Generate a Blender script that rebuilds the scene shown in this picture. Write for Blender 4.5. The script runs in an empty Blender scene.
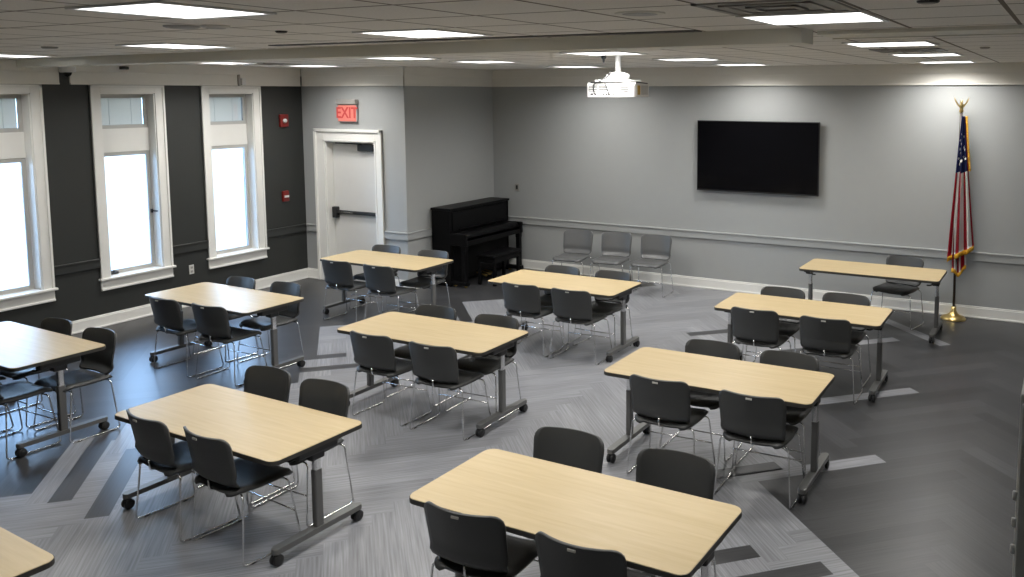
import bpy, bmesh, math, random
from mathutils import Vector, Matrix
random.seed(7)
PI = math.pi
S = bpy.context.scene
COL = S.collection

# ------------------------------------------------------------------ helpers
class MB:
    """collects shapes in one bmesh"""
    def __init__(self):
        self.bm = bmesh.new()
        self.mi = 0
    def _fin(self, faces, smooth=False):
        for f in faces:
            f.material_index = self.mi
            f.smooth = smooth
    def box(self, x0, x1, y0, y1, z0, z1, bev=0.0, seg=2):
        n0 = set(self.bm.faces)
        r = bmesh.ops.create_cube(self.bm, size=1.0)
        M = Matrix.Translation(((x0+x1)/2, (y0+y1)/2, (z0+z1)/2)) @ Matrix.Diagonal((abs(x1-x0), abs(y1-y0), abs(z1-z0), 1))
        bmesh.ops.transform(self.bm, matrix=M, verts=r['verts'])
        if bev > 0:
            es = list({e for v in r['verts'] for e in v.link_edges})
            bmesh.ops.bevel(self.bm, geom=es, offset=bev, segments=seg, affect='EDGES', profile=0.5)
        self._fin(set(self.bm.faces) - n0)
        return self
    def tube(self, pts, rad, n=8, caps=True):
        pts = [Vector(p) for p in pts]
        if not isinstance(rad, (list, tuple)):
            rad = [rad]*len(pts)
        rings = []
        prev = None
        for i, p in enumerate(pts):
            t = (pts[min(i+1, len(pts)-1)] - pts[max(i-1, 0)]).normalized()
            if prev is None:
                a = Vector((0, 0, 1)) if abs(t.z) < .9 else Vector((1, 0, 0))
                nrm = (a - t*a.dot(t)).normalized()
            else:
                nrm = (prev - t*prev.dot(t)).normalized()
            prev = nrm
            b = t.cross(nrm)
            rings.append([self.bm.verts.new(p + (nrm*math.cos(2*PI*k/n) + b*math.sin(2*PI*k/n))*rad[i]) for k in range(n)])
        fs = []
        for a, b in zip(rings, rings[1:]):
            for k in range(n):
                fs.append(self.bm.faces.new((a[k], a[(k+1) % n], b[(k+1) % n], b[k])))
        self._fin(fs, True)
        if caps:
            self._fin([self.bm.faces.new(rings[0][::-1]), self.bm.faces.new(rings[-1])])
        return self
    def lathe(self, prof, n=24, c=(0, 0, 0), axis='z', smooth=True):
        """prof: list of (radius, height)"""
        rings = []
        for r, h in prof:
            ring = []
            for k in range(n):
                a = 2*PI*k/n
                q = (r*math.cos(a), r*math.sin(a), h)
                if axis == 'x': q = (h, q[0], q[1])
                elif axis == 'y': q = (q[0], h, q[1])
                ring.append(self.bm.verts.new((c[0]+q[0], c[1]+q[1], c[2]+q[2])))
            rings.append(ring)
        fs = []
        for a, b in zip(rings, rings[1:]):
            for k in range(n):
                fs.append(self.bm.faces.new((a[k], a[(k+1) % n], b[(k+1) % n], b[k])))
        self._fin(fs, smooth)
        caps = []
        if prof[0][0] > 1e-6: caps.append(self.bm.faces.new(rings[0][::-1]))
        if prof[-1][0] > 1e-6: caps.append(self.bm.faces.new(rings[-1]))
        self._fin(caps)
        return self
    def sheet(self, fn, nu, nv, th=0.0):
        """fn(u,v) -> point, u and v in 0..1; thickness along the normals"""
        n0 = set(self.bm.faces)
        g = [[self.bm.verts.new(fn(i/nu, j/nv)) for i in range(nu+1)] for j in range(nv+1)]
        fs = []
        for j in range(nv):
            for i in range(nu):
                fs.append(self.bm.faces.new((g[j][i], g[j][i+1], g[j+1][i+1], g[j+1][i])))
        if th:
            bmesh.ops.recalc_face_normals(self.bm, faces=fs)
            bmesh.ops.solidify(self.bm, geom=fs, thickness=th)
        self._fin(set(self.bm.faces) - n0, True)
        return self
    def poly(self, pts, z0, z1, bev=0.0):
        """vertical prism from an outline in xy"""
        n0 = set(self.bm.faces)
        a = [self.bm.verts.new((x, y, z0)) for x, y in pts]
        b = [self.bm.verts.new((x, y, z1)) for x, y in pts]
        n = len(pts)
        for k in range(n):
            self.bm.faces.new((a[k], a[(k+1) % n], b[(k+1) % n], b[k]))
        self.bm.faces.new(a[::-1]); top = self.bm.faces.new(b)
        if bev:
            bmesh.ops.bevel(self.bm, geom=list(top.edges), offset=bev, segments=2, affect='EDGES', profile=.5)
        self._fin(set(self.bm.faces) - n0)
        return self
    def xf(self, M):
        bmesh.ops.transform(self.bm, matrix=M, verts=self.bm.verts[:])
        return self
    def build(self, name, mat, parent=None, loc=(0, 0, 0), rotz=0.0, fixn=True):
        if fixn:
            bmesh.ops.recalc_face_normals(self.bm, faces=self.bm.faces[:])
        me = bpy.data.meshes.new(name)
        self.bm.to_mesh(me); self.bm.free()
        for m in (mat if isinstance(mat, (list, tuple)) else [mat]):
            me.materials.append(m)
        o = bpy.data.objects.new(name, me)
        COL.objects.link(o)
        o.location = loc; o.rotation_euler = (0, 0, rotz)
        if parent is not None: o.parent = parent
        return o

def empty(name, loc=(0, 0, 0), rotz=0.0):
    o = bpy.data.objects.new(name, None)
    COL.objects.link(o)
    o.location = loc; o.rotation_euler = (0, 0, rotz); o.empty_display_size = .1
    return o
def tag(o, label, cat, group=None):
    o['label'] = label; o['category'] = cat
    if group: o['group'] = group
    return o
def struct(o):
    o['kind'] = 'structure'
    return o
KIDS = {}
def copy_tree(o, parent=None):
    c = o.copy(); COL.objects.link(c)
    if parent is not None: c.parent = parent
    for ch in list(o.children): copy_tree(ch, c)
    return c
def rpath(pts, r, n=5):
    """polyline with rounded corners"""
    pts = [Vector(p) for p in pts]
    out = [pts[0]]
    for a, b, c in zip(pts, pts[1:], pts[2:]):
        d1 = (a-b).normalized(); d2 = (c-b).normalized()
        k = min(r, (a-b).length*.45, (c-b).length*.45)
        p, q = b + d1*k, b + d2*k
        for i in range(n+1):
            t = i/n
            out.append(p*(1-t)**2 + b*2*t*(1-t) + q*t*t)
    out.append(pts[-1])
    return out
def rrect(hx, hy, r, n=6):
    out = []
    for cx, cy, a0 in ((hx-r, hy-r, 0), (-hx+r, hy-r, PI/2), (-hx+r, -hy+r, PI), (hx-r, -hy+r, 1.5*PI)):
        for k in range(n+1):
            a = a0 + PI/2*k/n
            out.append((cx + r*math.cos(a), cy + r*math.sin(a)))
    return out

# ------------------------------------------------------------------ materials
def new_mat(name):
    m = bpy.data.materials.new(name); m.use_nodes = True
    nt = m.node_tree
    return m, nt, nt.nodes['Principled BSDF']
def plain(name, col, rough=.5, metal=0.0, spec=.5, var=.06, scale=8.0, bump=0.0, bscale=60.0, coat=0.0):
    m, nt, b = new_mat(name)
    b.inputs['Roughness'].default_value = rough
    b.inputs['Metallic'].default_value = metal
    b.inputs['Specular IOR Level'].default_value = spec
    if coat: b.inputs['Coat Weight'].default_value = coat
    tc = nt.nodes.new('ShaderNodeTexCoord')
    nz = nt.nodes.new('ShaderNodeTexNoise'); nz.inputs['Scale'].default_value = scale; nz.inputs['Detail'].default_value = 3
    nt.links.new(tc.outputs['Object'], nz.inputs['Vector'])
    mx = nt.nodes.new('ShaderNodeMix'); mx.data_type = 'RGBA'
    mx.inputs[6].default_value = (*[c*(1-var) for c in col], 1)
    mx.inputs[7].default_value = (*[min(1, c*(1+var)) for c in col], 1)
    nt.links.new(nz.outputs['Fac'], mx.inputs[0])
    nt.links.new(mx.outputs[2], b.inputs['Base Color'])
    if bump:
        n2 = nt.nodes.new('ShaderNodeTexNoise'); n2.inputs['Scale'].default_value = bscale; n2.inputs['Detail'].default_value = 2
        nt.links.new(tc.outputs['Object'], n2.inputs['Vector'])
        bp = nt.nodes.new('ShaderNodeBump'); bp.inputs['Strength'].default_value = bump; bp.inputs['Distance'].default_value = .002
        nt.links.new(n2.outputs['Fac'], bp.inputs['Height'])
        nt.links.new(bp.outputs['Normal'], b.inputs['Normal'])
    return m
def emis(name, col, st, base=(.8, .8, .8)):
    m, nt, b = new_mat(name)
    b.inputs['Base Color'].default_value = (*base, 1)
    b.inputs['Emission Color'].default_value = (*col, 1)
    b.inputs['Emission Strength'].default_value = st
    return m

M = {}
M['wall'] = plain('grey_wall_paint', (.335, .346, .341), .55, var=.02, bump=.15, bscale=180)
M['wall_dark'] = plain('charcoal_wall_paint', (.0255, .0275, .0255), .5, var=.03, bump=.15, bscale=180)
M['rail'] = plain('grey_trim_paint', (.345, .355, .350), .4, var=.02)
M['rail_dark'] = plain('charcoal_trim_paint', (.030, .032, .030), .4, var=.02)
M['white'] = plain('white_trim_paint', (.74, .735, .70), .4, var=.02)
M['frieze'] = plain('cream_frieze_paint', (.72, .70, .645), .5, var=.02)
M['door'] = plain('white_door_paint', (.61, .605, .58), .4, var=.02)
M['beam'] = plain('beam_paint', (.74, .73, .66), .6, var=.02)
M['chair'] = plain('charcoal_plastic', (.045, .0465, .046), .44, var=.05, bump=.25, bscale=400)
M['chair_sheen'] = plain('charcoal_plastic_sheen', (.088, .090, .090), .4, var=.05, bump=.25, bscale=400)  # charcoal plastic lightened: sheen from the nearby ceiling lights is in the colour
M['chrome'] = plain('chrome', (.80, .80, .80), .22, metal=1.0, var=.02)
M['steel'] = plain('grey_powder_coat', (.17, .17, .165), .4, metal=.6, var=.04)
M['edge'] = plain('dark_edge_moulding', (.036, .034, .030), .5, var=.05)
M['rubber'] = plain('black_rubber', (.012, .012, .013), .5, var=.05)
M['black'] = plain('black_plastic', (.014, .014, .015), .45, var=.05)
M['tag'] = plain('pale_tag', (.45, .44, .40), .5)
M['piano'] = plain('black_piano_lacquer', (.0035, .0035, .004), .40, spec=.12, var=.03)
M['brass'] = plain('polished_brass', (.74, .55, .22), .28, metal=1.0, var=.05)
M['red'] = plain('red_enamel', (.17, .012, .010), .4, var=.05)
M['screen'] = plain('black_glass', (.003, .003, .004), .12, var=.02, spec=.35)
M['proj'] = plain('white_plastic', (.66, .66, .65), .35, var=.01)
M['grille'] = plain('pale_grey_plastic', (.42, .42, .42), .5)
M['amber'] = plain('amber_sticker', (.45, .27, .03), .5)
M['cab'] = plain('grey_cabinet_enamel', (.55, .56, .55), .5, var=.02)
M['vent'] = plain('vent_metal', (.30, .29, .27), .5)
M['outlet'] = plain('ivory_plastic', (.55, .54, .50), .4)
M['fred'] = plain('flag_red', (.33, .012, .025), .8, var=.08, spec=.2)
M['fwhite'] = plain('flag_white', (.80, .78, .76), .8, var=.05, spec=.2)
M['fblue'] = plain('flag_blue', (.012, .018, .085), .8, var=.08, spec=.2)
M['gold'] = plain('gold_fringe', (.62, .33, .03), .7, var=.2, scale=120, spec=.2)
M['wood_dark'] = plain('dark_pole_wood', (.025, .014, .009), .35)
M['snow'] = plain('snowy_lawn', (.27, .195, .138), .9, var=.22, scale=.5)
M['bark'] = plain('winter_tree', (.30, .32, .35), .9, var=.1)
M['slat'] = plain('blind_slat', (.78, .78, .77), .5, var=.02)
def translucent(m, f):
    nt = m.node_tree; b = nt.nodes['Principled BSDF']; o = nt.nodes['Material Output']
    tl = nt.nodes.new('ShaderNodeBsdfTranslucent'); tl.inputs[0].default_value = (.95, .82, .66, 1)
    mx = nt.nodes.new('ShaderNodeMixShader'); mx.inputs[0].default_value = f
    nt.links.new(b.outputs[0], mx.inputs[1]); nt.links.new(tl.outputs[0], mx.inputs[2]); nt.links.new(mx.outputs[0], o.inputs[0])
translucent(M['slat'], .20)
M['sash'] = plain('dimmed_sash_paint', (.45, .445, .42), .4, var=.02)  # greyed: the weaker light on the sash is put into the colour
LIGHT = 29.5
M['panel'] = emis('light_diffuser', (1.0, .985, .955), 3.2)
M['exit_field'] = emis('exit_sign_field', (1.0, .22, .17), .50, (.30, .12, .10))
M['exit_letter'] = emis('exit_sign_letters', (1.0, .09, .07), .36, (.25, .03, .03))

def mk_glass():
    m = bpy.data.materials.new('window_glass'); m.use_nodes = True
    nt = m.node_tree; nt.nodes.clear()
    o = nt.nodes.new('ShaderNodeOutputMaterial')
    tr = nt.nodes.new('ShaderNodeBsdfTransparent'); tr.inputs[0].default_value = (.93, .96, .98, 1)
    gl = nt.nodes.new('ShaderNodeBsdfGlossy'); gl.inputs['Roughness'].default_value = .03
    fr = nt.nodes.new('ShaderNodeFresnel'); fr.inputs['IOR'].default_value = 1.35
    mx = nt.nodes.new('ShaderNodeMixShader')
    nt.links.new(fr.outputs[0], mx.inputs[0]); nt.links.new(tr.outputs[0], mx.inputs[1]); nt.links.new(gl.outputs[0], mx.inputs[2])
    nt.links.new(mx.outputs[0], o.inputs[0])
    return m
M['glass'] = mk_glass()

def mk_maple():
    m, nt, b = new_mat('maple_laminate')
    b.inputs['Roughness'].default_value = .38
    tc = nt.nodes.new('ShaderNodeTexCoord')
    mp = nt.nodes.new('ShaderNodeMapping'); mp.inputs['Scale'].default_value = (1.4, 22, 1)
    nt.links.new(tc.outputs['Object'], mp.inputs[0])
    oi = nt.nodes.new('ShaderNodeObjectInfo')
    ad = nt.nodes.new('ShaderNodeVectorMath'); ad.operation = 'ADD'
    ml = nt.nodes.new('ShaderNodeMath'); ml.operation = 'MULTIPLY'; ml.inputs[1].default_value = 40
    nt.links.new(oi.outputs['Random'], ml.inputs[0])
    nt.links.new(mp.outputs[0], ad.inputs[0]); nt.links.new(ml.outputs[0], ad.inputs[1])
    nz = nt.nodes.new('ShaderNodeTexNoise'); nz.inputs['Scale'].default_value = 1.6; nz.inputs['Detail'].default_value = 6; nz.inputs['Distortion'].default_value = .6
    nt.links.new(ad.outputs[0], nz.inputs['Vector'])
    cr = nt.nodes.new('ShaderNodeValToRGB')
    cr.color_ramp.elements[0].position = .30; cr.color_ramp.elements[0].color = (.450, .345, .182, 1)
    cr.color_ramp.elements[1].position = .72; cr.color_ramp.elements[1].color = (.515, .405, .230, 1)
    nt.links.new(nz.outputs['Fac'], cr.inputs[0]); nt.links.new(cr.outputs[0], b.inputs['Base Color'])
    return m
M['maple'] = mk_maple()

def mk_floor():
    m, nt, b = new_mat('plank_floor')
    b.inputs['Specular IOR Level'].default_value = .36
    at = nt.nodes.new('ShaderNodeAttribute'); at.attribute_name = 'plank_colour'
    uv = nt.nodes.new('ShaderNodeUVMap'); uv.uv_map = 'grain'
    mp = nt.nodes.new('ShaderNodeMapping'); mp.inputs['Scale'].default_value = (2.2, 75, 1)
    nt.links.new(uv.outputs[0], mp.inputs[0])
    nz = nt.nodes.new('ShaderNodeTexNoise'); nz.inputs['Scale'].default_value = 1.0; nz.inputs['Detail'].default_value = 4
    nt.links.new(mp.outputs[0], nz.inputs['Vector'])
    cr = nt.nodes.new('ShaderNodeValToRGB')
    cr.color_ramp.elements[0].position = .32; cr.color_ramp.elements[0].color = (.70, .70, .705, 1)
    cr.color_ramp.elements[1].position = .70; cr.color_ramp.elements[1].color = (1.27, 1.27, 1.27, 1)
    nt.links.new(nz.outputs['Fac'], cr.inputs[0])
    mx = nt.nodes.new('ShaderNodeMix'); mx.data_type = 'RGBA'; mx.blend_type = 'MULTIPLY'; mx.inputs[0].default_value = 1
    nt.links.new(at.outputs['Color'], mx.inputs[6]); nt.links.new(cr.outputs[0], mx.inputs[7])
    nt.links.new(mx.outputs[2], b.inputs['Base Color'])
    mr = nt.nodes.new('ShaderNodeMapRange'); mr.inputs['To Min'].default_value = .27; mr.inputs['To Max'].default_value = .42
    nt.links.new(nz.outputs['Fac'], mr.inputs[0]); nt.links.new(mr.outputs[0], b.inputs['Roughness'])
    return m
M['floor'] = mk_floor()

def mk_ceiling():
    m, nt, b = new_mat('ceiling_tiles')
    b.inputs['Roughness'].default_value = .9
    b.inputs['Specular IOR Level'].default_value = .15
    tc = nt.nodes.new('ShaderNodeTexCoord')
    sp = nt.nodes.new('ShaderNodeSeparateXYZ'); nt.links.new(tc.outputs['Object'], sp.inputs[0])
    def line(out, off, step, half):
        a = nt.nodes.new('ShaderNodeMath'); a.operation = 'ADD'; a.inputs[1].default_value = off + 1000*step
        nt.links.new(out, a.inputs[0])
        d = nt.nodes.new('ShaderNodeMath'); d.operation = 'DIVIDE'; d.inputs[1].default_value = step; nt.links.new(a.outputs[0], d.inputs[0])
        f = nt.nodes.new('ShaderNodeMath'); f.operation = 'FRACT'; nt.links.new(d.outputs[0], f.inputs[0])
        c = nt.nodes.new('ShaderNodeMath'); c.operation = 'LESS_THAN'; c.inputs[1].default_value = 2*half/step; nt.links.new(f.outputs[0], c.inputs[0])
        return c.outputs[0]
    lx = line(sp.outputs[0], 2.02 + .008, .576, .011)
    ly = line(sp.outputs[1], -4.04 + .008, .576, .011)
    mxm = nt.nodes.new('ShaderNodeMath'); mxm.operation = 'MAXIMUM'; nt.links.new(lx, mxm.inputs[0]); nt.links.new(ly, mxm.inputs[1])
    nz = nt.nodes.new('ShaderNodeTexNoise'); nz.inputs['Scale'].default_value = 90; nt.links.new(tc.outputs['Object'], nz.inputs['Vector'])
    cr = nt.nodes.new('ShaderNodeValToRGB')
    cr.color_ramp.elements[0].position = .3; cr.color_ramp.elements[0].color = (.78, .76, .72, 1)
    cr.color_ramp.elements[1].position = .7; cr.color_ramp.elements[1].color = (.87, .85, .81, 1)
    nt.links.new(nz.outputs['Fac'], cr.inputs[0])
    mx = nt.nodes.new('ShaderNodeMix'); mx.data_type = 'RGBA'
    nt.links.new(mxm.outputs[0], mx.inputs[0]); nt.links.new(cr.outputs[0], mx.inputs[6]); mx.inputs[7].default_value = (.20, .175, .15, 1)  # shadow at the tile edges painted as dark grid lines
    nt.links.new(mx.outputs[2], b.inputs['Base Color'])
    return m
M['ceiling'] = mk_ceiling()

# ------------------------------------------------------------------ room
XL, XP, YD, YB, XR, YF = -10.518, -8.495, 9.648, 11.779, 2.6, -2.6
ZC, ZF, Z1, Z0, ZB = 3.235, 2.961, .852, .739, .153

# floor: herringbone of planks 8 squares long, grain along each plank
def in_poly(x, y, P):
    c = False
    for (x0, y0), (x1, y1) in zip(P, P[1:] + P[:1]):
        if (y0 > y) != (y1 > y) and x < (x1-x0)*(y-y0)/(y1-y0) + x0: c = not c
    return c
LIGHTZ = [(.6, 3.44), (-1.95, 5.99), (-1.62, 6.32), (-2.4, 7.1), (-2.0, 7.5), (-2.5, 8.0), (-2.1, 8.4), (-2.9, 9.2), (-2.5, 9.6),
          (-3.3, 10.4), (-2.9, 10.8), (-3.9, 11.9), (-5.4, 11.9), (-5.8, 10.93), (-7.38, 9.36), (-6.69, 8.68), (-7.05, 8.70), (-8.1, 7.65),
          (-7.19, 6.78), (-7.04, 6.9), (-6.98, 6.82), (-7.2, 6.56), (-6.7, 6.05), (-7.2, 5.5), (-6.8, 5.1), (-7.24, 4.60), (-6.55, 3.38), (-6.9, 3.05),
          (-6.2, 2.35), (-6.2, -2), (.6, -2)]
def make_floor():
    w = .1525; L = 8; c = math.sqrt(.5)
    U0 = 2.835                       # the straight light/dark edge at right runs along u = U0
    bm = bmesh.new()
    uvl = bm.loops.layers.uv.new('grain'); cl = bm.loops.layers.float_color.new('plank_colour')
    def xy(u, v): return (c*(u-v), c*(u+v))
    rp = {}
    def face(u0, v0, u1, v1, z, hor, ou, ov, col):
        q = [(u0, v0), (u1, v0), (u1, v1), (u0, v1)]
        f = bm.faces.new([bm.verts.new((*xy(u, v), z)) for u, v in q])
        for lp, (u, v) in zip(f.loops, q):
            a, b = (u, v) if hor else (v, u)
            lp[uvl].uv = (a + ou, b + ov); lp[cl] = (*col, 1)
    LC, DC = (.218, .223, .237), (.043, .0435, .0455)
    # lattice: horizontal plank cells [0,8)x[0,1), vertical plank cells [8,9)x[-7,1), translations (1,1) and (8,-8)
    for i in range(-110, 110):
        for j in range(-110, 130):
            u, v = U0 + i*w, j*w
            x, y = xy(u + w/2, v + w/2)
            if not (XL-.1 < x < XR+.1 and YF-.1 < y < YB+.1): continue
            # find the plank of cell (i,j): t = i-j mod 16 tells the column
            t = (i - j) % 16
            hor = t < 8
            # horizontal: cell = (k+8m + s, k-8m), s=t ; plank id = (row j, i-s)
            pid = ('h', i - t, j) if hor else ('v', i, j - (t - 8) if False else j + (t - 8))
            if pid not in rp: rp[pid] = (random.random()*50, random.random()*50, random.gauss(1, .07), random.gauss(1, .14))
            ou, ov, kl, kd = rp[pid]
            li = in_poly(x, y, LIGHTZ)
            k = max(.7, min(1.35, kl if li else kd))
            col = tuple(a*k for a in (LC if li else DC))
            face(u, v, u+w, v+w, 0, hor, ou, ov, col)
    # single contrasting planks and one short darker strip, as (end corner pair, direction, length)
    def plank(p, q, d, ln, light):
        # p,q: end edge in xy, d: 'u' or 'v' signed
        z = .0004
        (u0, v0), (u1, v1) = [((x+y)*c, (y-x)*c) for x, y in (p, q)]
        if d[0] == 'u':
            ue = (u0+u1)/2; vm = (v0+v1)/2; s = 1 if d[1] == '+' else -1
            a, b = sorted((ue, ue + s*ln)); r = (a, vm-w/2, b, vm+w/2)
        else:
            ve = (v0+v1)/2; um = (u0+u1)/2; s = 1 if d[1] == '+' else -1
            a, b = sorted((ve, ve + s*ln)); r = (um-w/2, a, um+w/2, b)
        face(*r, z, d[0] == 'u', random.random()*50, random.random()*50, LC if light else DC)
    D2 = (.066, .067, .070)
    plank((-1.17, 6.76), (-1.30, 6.85), 'u-', 1.22, True)
    plank((-1.32, 8.63), (-1.20, 8.53), 'u-', 1.22, True)
    plank((-1.78, 10.36), (-1.69, 10.27), 'u-', 1.22, True)
    plank((-1.13, 10.36), (-1.26, 10.26), 'v+', 1.22, True)
    plank((-1.71, 5.07), (-1.61, 4.97), 'u-', 1.22, False)
    plank((-1.27, 5.09), (-1.15, 4.97), 'u-', 1.22, False)
    plank((-1.96, 6.36), (-1.86, 6.26), 'u-', .70, False)  # short darker strip by the second right-column table
    plank((-4.02, 9.43), (-3.93, 9.33), 'u+', .85, False)
    plank((-6.29, 3.36), (-6.17, 3.45), 'v+', 1.22, False)
    plank((-6.41, 3.27), (-6.29, 3.36), 'v+', 1.22, True)
    plank((-5.83, 3.34), (-5.71, 3.43), 'v+', 1.22, False)
    plank((-7.18, 6.30), (-7.0, 6.13), 'u+', 1.22, False)
    plank((-7.38, 9.36), (-7.28, 9.24), 'v-', 1.0, True) if False else None
    me = bpy.data.meshes.new('floor'); bm.to_mesh(me); bm.free()
    me.materials.append(M['floor'])
    o = bpy.data.objects.new('floor', me); COL.objects.link(o)
    for p in me.polygons:
        if p.normal.z < 0: p.flip()
    return struct(o)
make_floor()
b = MB(); b.box(XL-.2, XR+.2, YF-.2, YB+.2, -.15, -.004); struct(b.build('subfloor', M['rubber']))
b = MB(); b.box(XL-.2, XR+.2, YF-.2, YB+.2, ZC, ZC+.12); struct(b.build('ceiling', M['ceiling']))

# windows in the left wall
WIN = [(4.895, 5.85), (6.40, 7.36), (7.90, 8.87)]
IN = .125                                     # casing width
ZS, ZT = .60, 2.86
b = MB()
ys = [YF-.2]
for a, c in WIN: ys += [a+IN, c-IN]
ys += [YD+.2]
for k in range(0, len(ys), 2): b.box(XL-.25, XL, ys[k], ys[k+1], -.1, ZC)
for a, c in WIN:
    b.box(XL-.25, XL, a+IN, c-IN, -.1, ZS-.03); b.box(XL-.25, XL, a+IN, c-IN, ZT, ZC)
struct(b.build('wall_left', M['wall_dark']))
b = MB(); b.box(XP-.25, XR+.2, YB, YB+.2, -.1, ZC); struct(b.build('wall_back', M['wall']))
b = MB(); b.box(XP-.25, XP, YD+.13, YB, -.1, ZC); struct(b.build('wall_alcove', M['wall']))
DX0, DX1, DZ = -10.06, -9.065, 2.14
b = MB()
b.box(XL, DX0, YD, YD+.13, -.1, ZC); b.box(DX1, XP, YD, YD+.13, -.1, ZC); b.box(DX0, DX1, YD, YD+.13, DZ, ZC)
struct(b.build('wall_door', M['wall']))
b = MB(); b.box(XR, XR+.2, YF, YB, -.1, ZC); struct(b.build('wall_right', M['frieze']))
b = MB(); b.box(XL-.2, XR+.2, YF-.2, YF, -.1, ZC); struct(b.build('wall_front', M['frieze']))
b = MB(); b.box(XL-.3, XP-.25, YD+.34, YD+.4, -.1, ZC); struct(b.build('wall_corridor', M['wall']))

# running trims: profile = list of (out, z0, z1)
def run(name, segs, prof, mat):
    b = MB()
    for (ax, p0, p1, at, sgn) in segs:
        for out, z0, z1 in prof:
            if ax == 'x': b.box(p0, p1, *sorted((at, at + sgn*out)), z0, z1, bev=.003, seg=1)
            else: b.box(*sorted((at, at + sgn*out)), p0, p1, z0, z1, bev=.003, seg=1)
    return struct(b.build(name, mat))
base = [(.018, 0, ZB-.02), (.012, ZB-.02, ZB), (.03, 0, .022)]
run('baseboard_back', [('x', XP, XR, YB, -1)], base, M['white'])
run('baseboard_alcove', [('y', YD-.018, YB-.02, XP, 1)], base, M['white'])
run('baseboard_door', [('x', XL, -10.262, YD, -1), ('x', -8.913, XP+.018, YD, -1)], base, M['white'])
run('baseboard_left', [('y', YF, YD-.02, XL, 1)], base, M['white'])
rail = [(.026, Z0, Z1-.018), (.036, Z1-.02, Z1)]
run('trim_1', [('x', XP, XR, YB, -1)], rail, M['rail'])
run('trim_2', [('y', YD-.022, YB-.035, XP, 1)], rail, M['rail'])
run('trim_3', [('x', XL+.03, -10.262, YD, -1), ('x', -8.913, XP+.022, YD, -1)], rail, M['rail'])
segs = []; y0 = YF
for a, c in WIN:
    segs.append(('y', y0, a, XL, 1)); y0 = c
segs.append(('y', y0, YD-.03, XL, 1))
run('trim_4', segs, rail, M['rail_dark'])
fr = [(.022, ZF, ZF+.15), (.034, ZF+.15, ZC), (.03, ZF, ZF+.02)]
run('trim_5', [('x', XP, XR, YB, -1)], fr, M['frieze'])
run('trim_6', [('y', YD-.022, YB-.034, XP, 1)], fr, M['frieze'])
run('trim_7', [('x', XL+.034, XP+.022, YD, -1)], fr, M['frieze'])
run('trim_8', [('y', YF, 6.055, XL, 1), ('y', 6.178, YD-.034, XL, 1)], fr, M['frieze'])

# windows
def make_window(n, a, c):
    W = empty('window_%d' % n, (XL, (a+c)/2, 0)); struct(W)
    h = (c-a)/2; i = h - IN
    b = MB()                                                     # casing: two stiles and a head with a raised outer bead
    for s in (-1, 1):
        b.box(0, .022, *sorted((s*h, s*i)), ZS-.01, 2.95, bev=.003)
        b.box(0, .036, *sorted((s*h, s*(h-.028))), ZS-.01, 2.958, bev=.004)
    b.box(0, .022, -i, i, ZT, 2.95, bev=.003); b.box(0, .036, -h, h, 2.928, 2.958, bev=.004)
    b.build('casing', M['white'], W)
    b = MB()                                                     # lining of the reveal
    for s in (-1, 1): b.box(-.17, .004, *sorted((s*i, s*(i-.012))), ZS, ZT)
    b.box(-.17, .004, -i, i, ZT-.012, ZT)
    b.build('reveal_lining', M['white'], W)
    b = MB(); b.box(-.17, .06, -h-.022, h+.022, ZS-.028, ZS, bev=.006); b.build('sill', M['white'], W)
    b = MB(); b.box(0, .02, -h, h, .445, ZS-.028, bev=.003); b.box(0, .034, -h, h, .445, .47, bev=.005); b.build('apron', M['white'], W)
    b = MB(); b.box(-.17, -.125, -i+.012, i-.012, 2.125, 2.42, bev=.003); b.build('transom_panel', M['white'], W)
    q = i - .012
    for z0, z1, nm in ((ZS, 2.125, 'sash'), (2.42, ZT-.012, 'sash')):
        b = MB(); f = .042
        b.box(-.17, -.135, -q, -q+f, z0, z1, bev=.003); b.box(-.17, -.135, q-f, q, z0, z1, bev=.003)
        b.box(-.17, -.135, -q+f, q-f, z0, z0+f, bev=.003); b.box(-.17, -.135, -q+f, q-f, z1-f, z1, bev=.003)
        sh = b.build(nm, M['sash'], W)
        b = MB(); b.mi = 0
        g = .006
        for y0, y1, za, zb in ((-q+f, -q+f+g, z0+f, z1-f), (q-f-g, q-f, z0+f, z1-f), (-q+f, q-f, z1-f-g, z1-f), (-q+f, q-f, z0+f, z0+f+g)):
            b.box(-.15, -.134, y0, y1, za, zb)
        b.build('gasket', M['grille'], sh)
        b = MB(); b.box(-.156, -.152, -q+f, q-f, z0+f, z1-f); b.build('pane', M['glass'], sh)
    b = MB()                                                     # small blind behind the upper pane
    z = 2.455
    while z < 2.815:
        b.box(-.190, -.187 + .004, -q+.035, q-.035, z, z+.0238, bev=.0018, seg=1); z += .0235
    b.build('blind', M['slat'], W)
    b = MB()
    for y in (-.14, .15): b.tube([(-.17, y, 2.46), (-.17, y, 2.81)], .003, 5)
    b.build('blind_cord', M['proj'], W)
    if n != 2: return
    b = MB(); b.box(-.13, -.09, -q+.05, -q+.16, ZS+.002, ZS+.03, bev=.006); b.tube(rpath([(-.105, -q+.10, ZS+.025), (-.085, -q+.10, ZS+.05), (-.075, -q+.02, ZS+.045)], .01), .007, 7)
    b.build('crank_handle', M['black'], W)
    b = MB(); b.box(-.135, -.11, q-.03, q-.008, 1.31, 1.36, bev=.004); b.box(-.12, -.03, q-.012, q, 1.325, 1.345, bev=.003); b.build('lock_lever', M['black'], W)
for k, (a, c) in enumerate(WIN): make_window(k+1, a, c)

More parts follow.
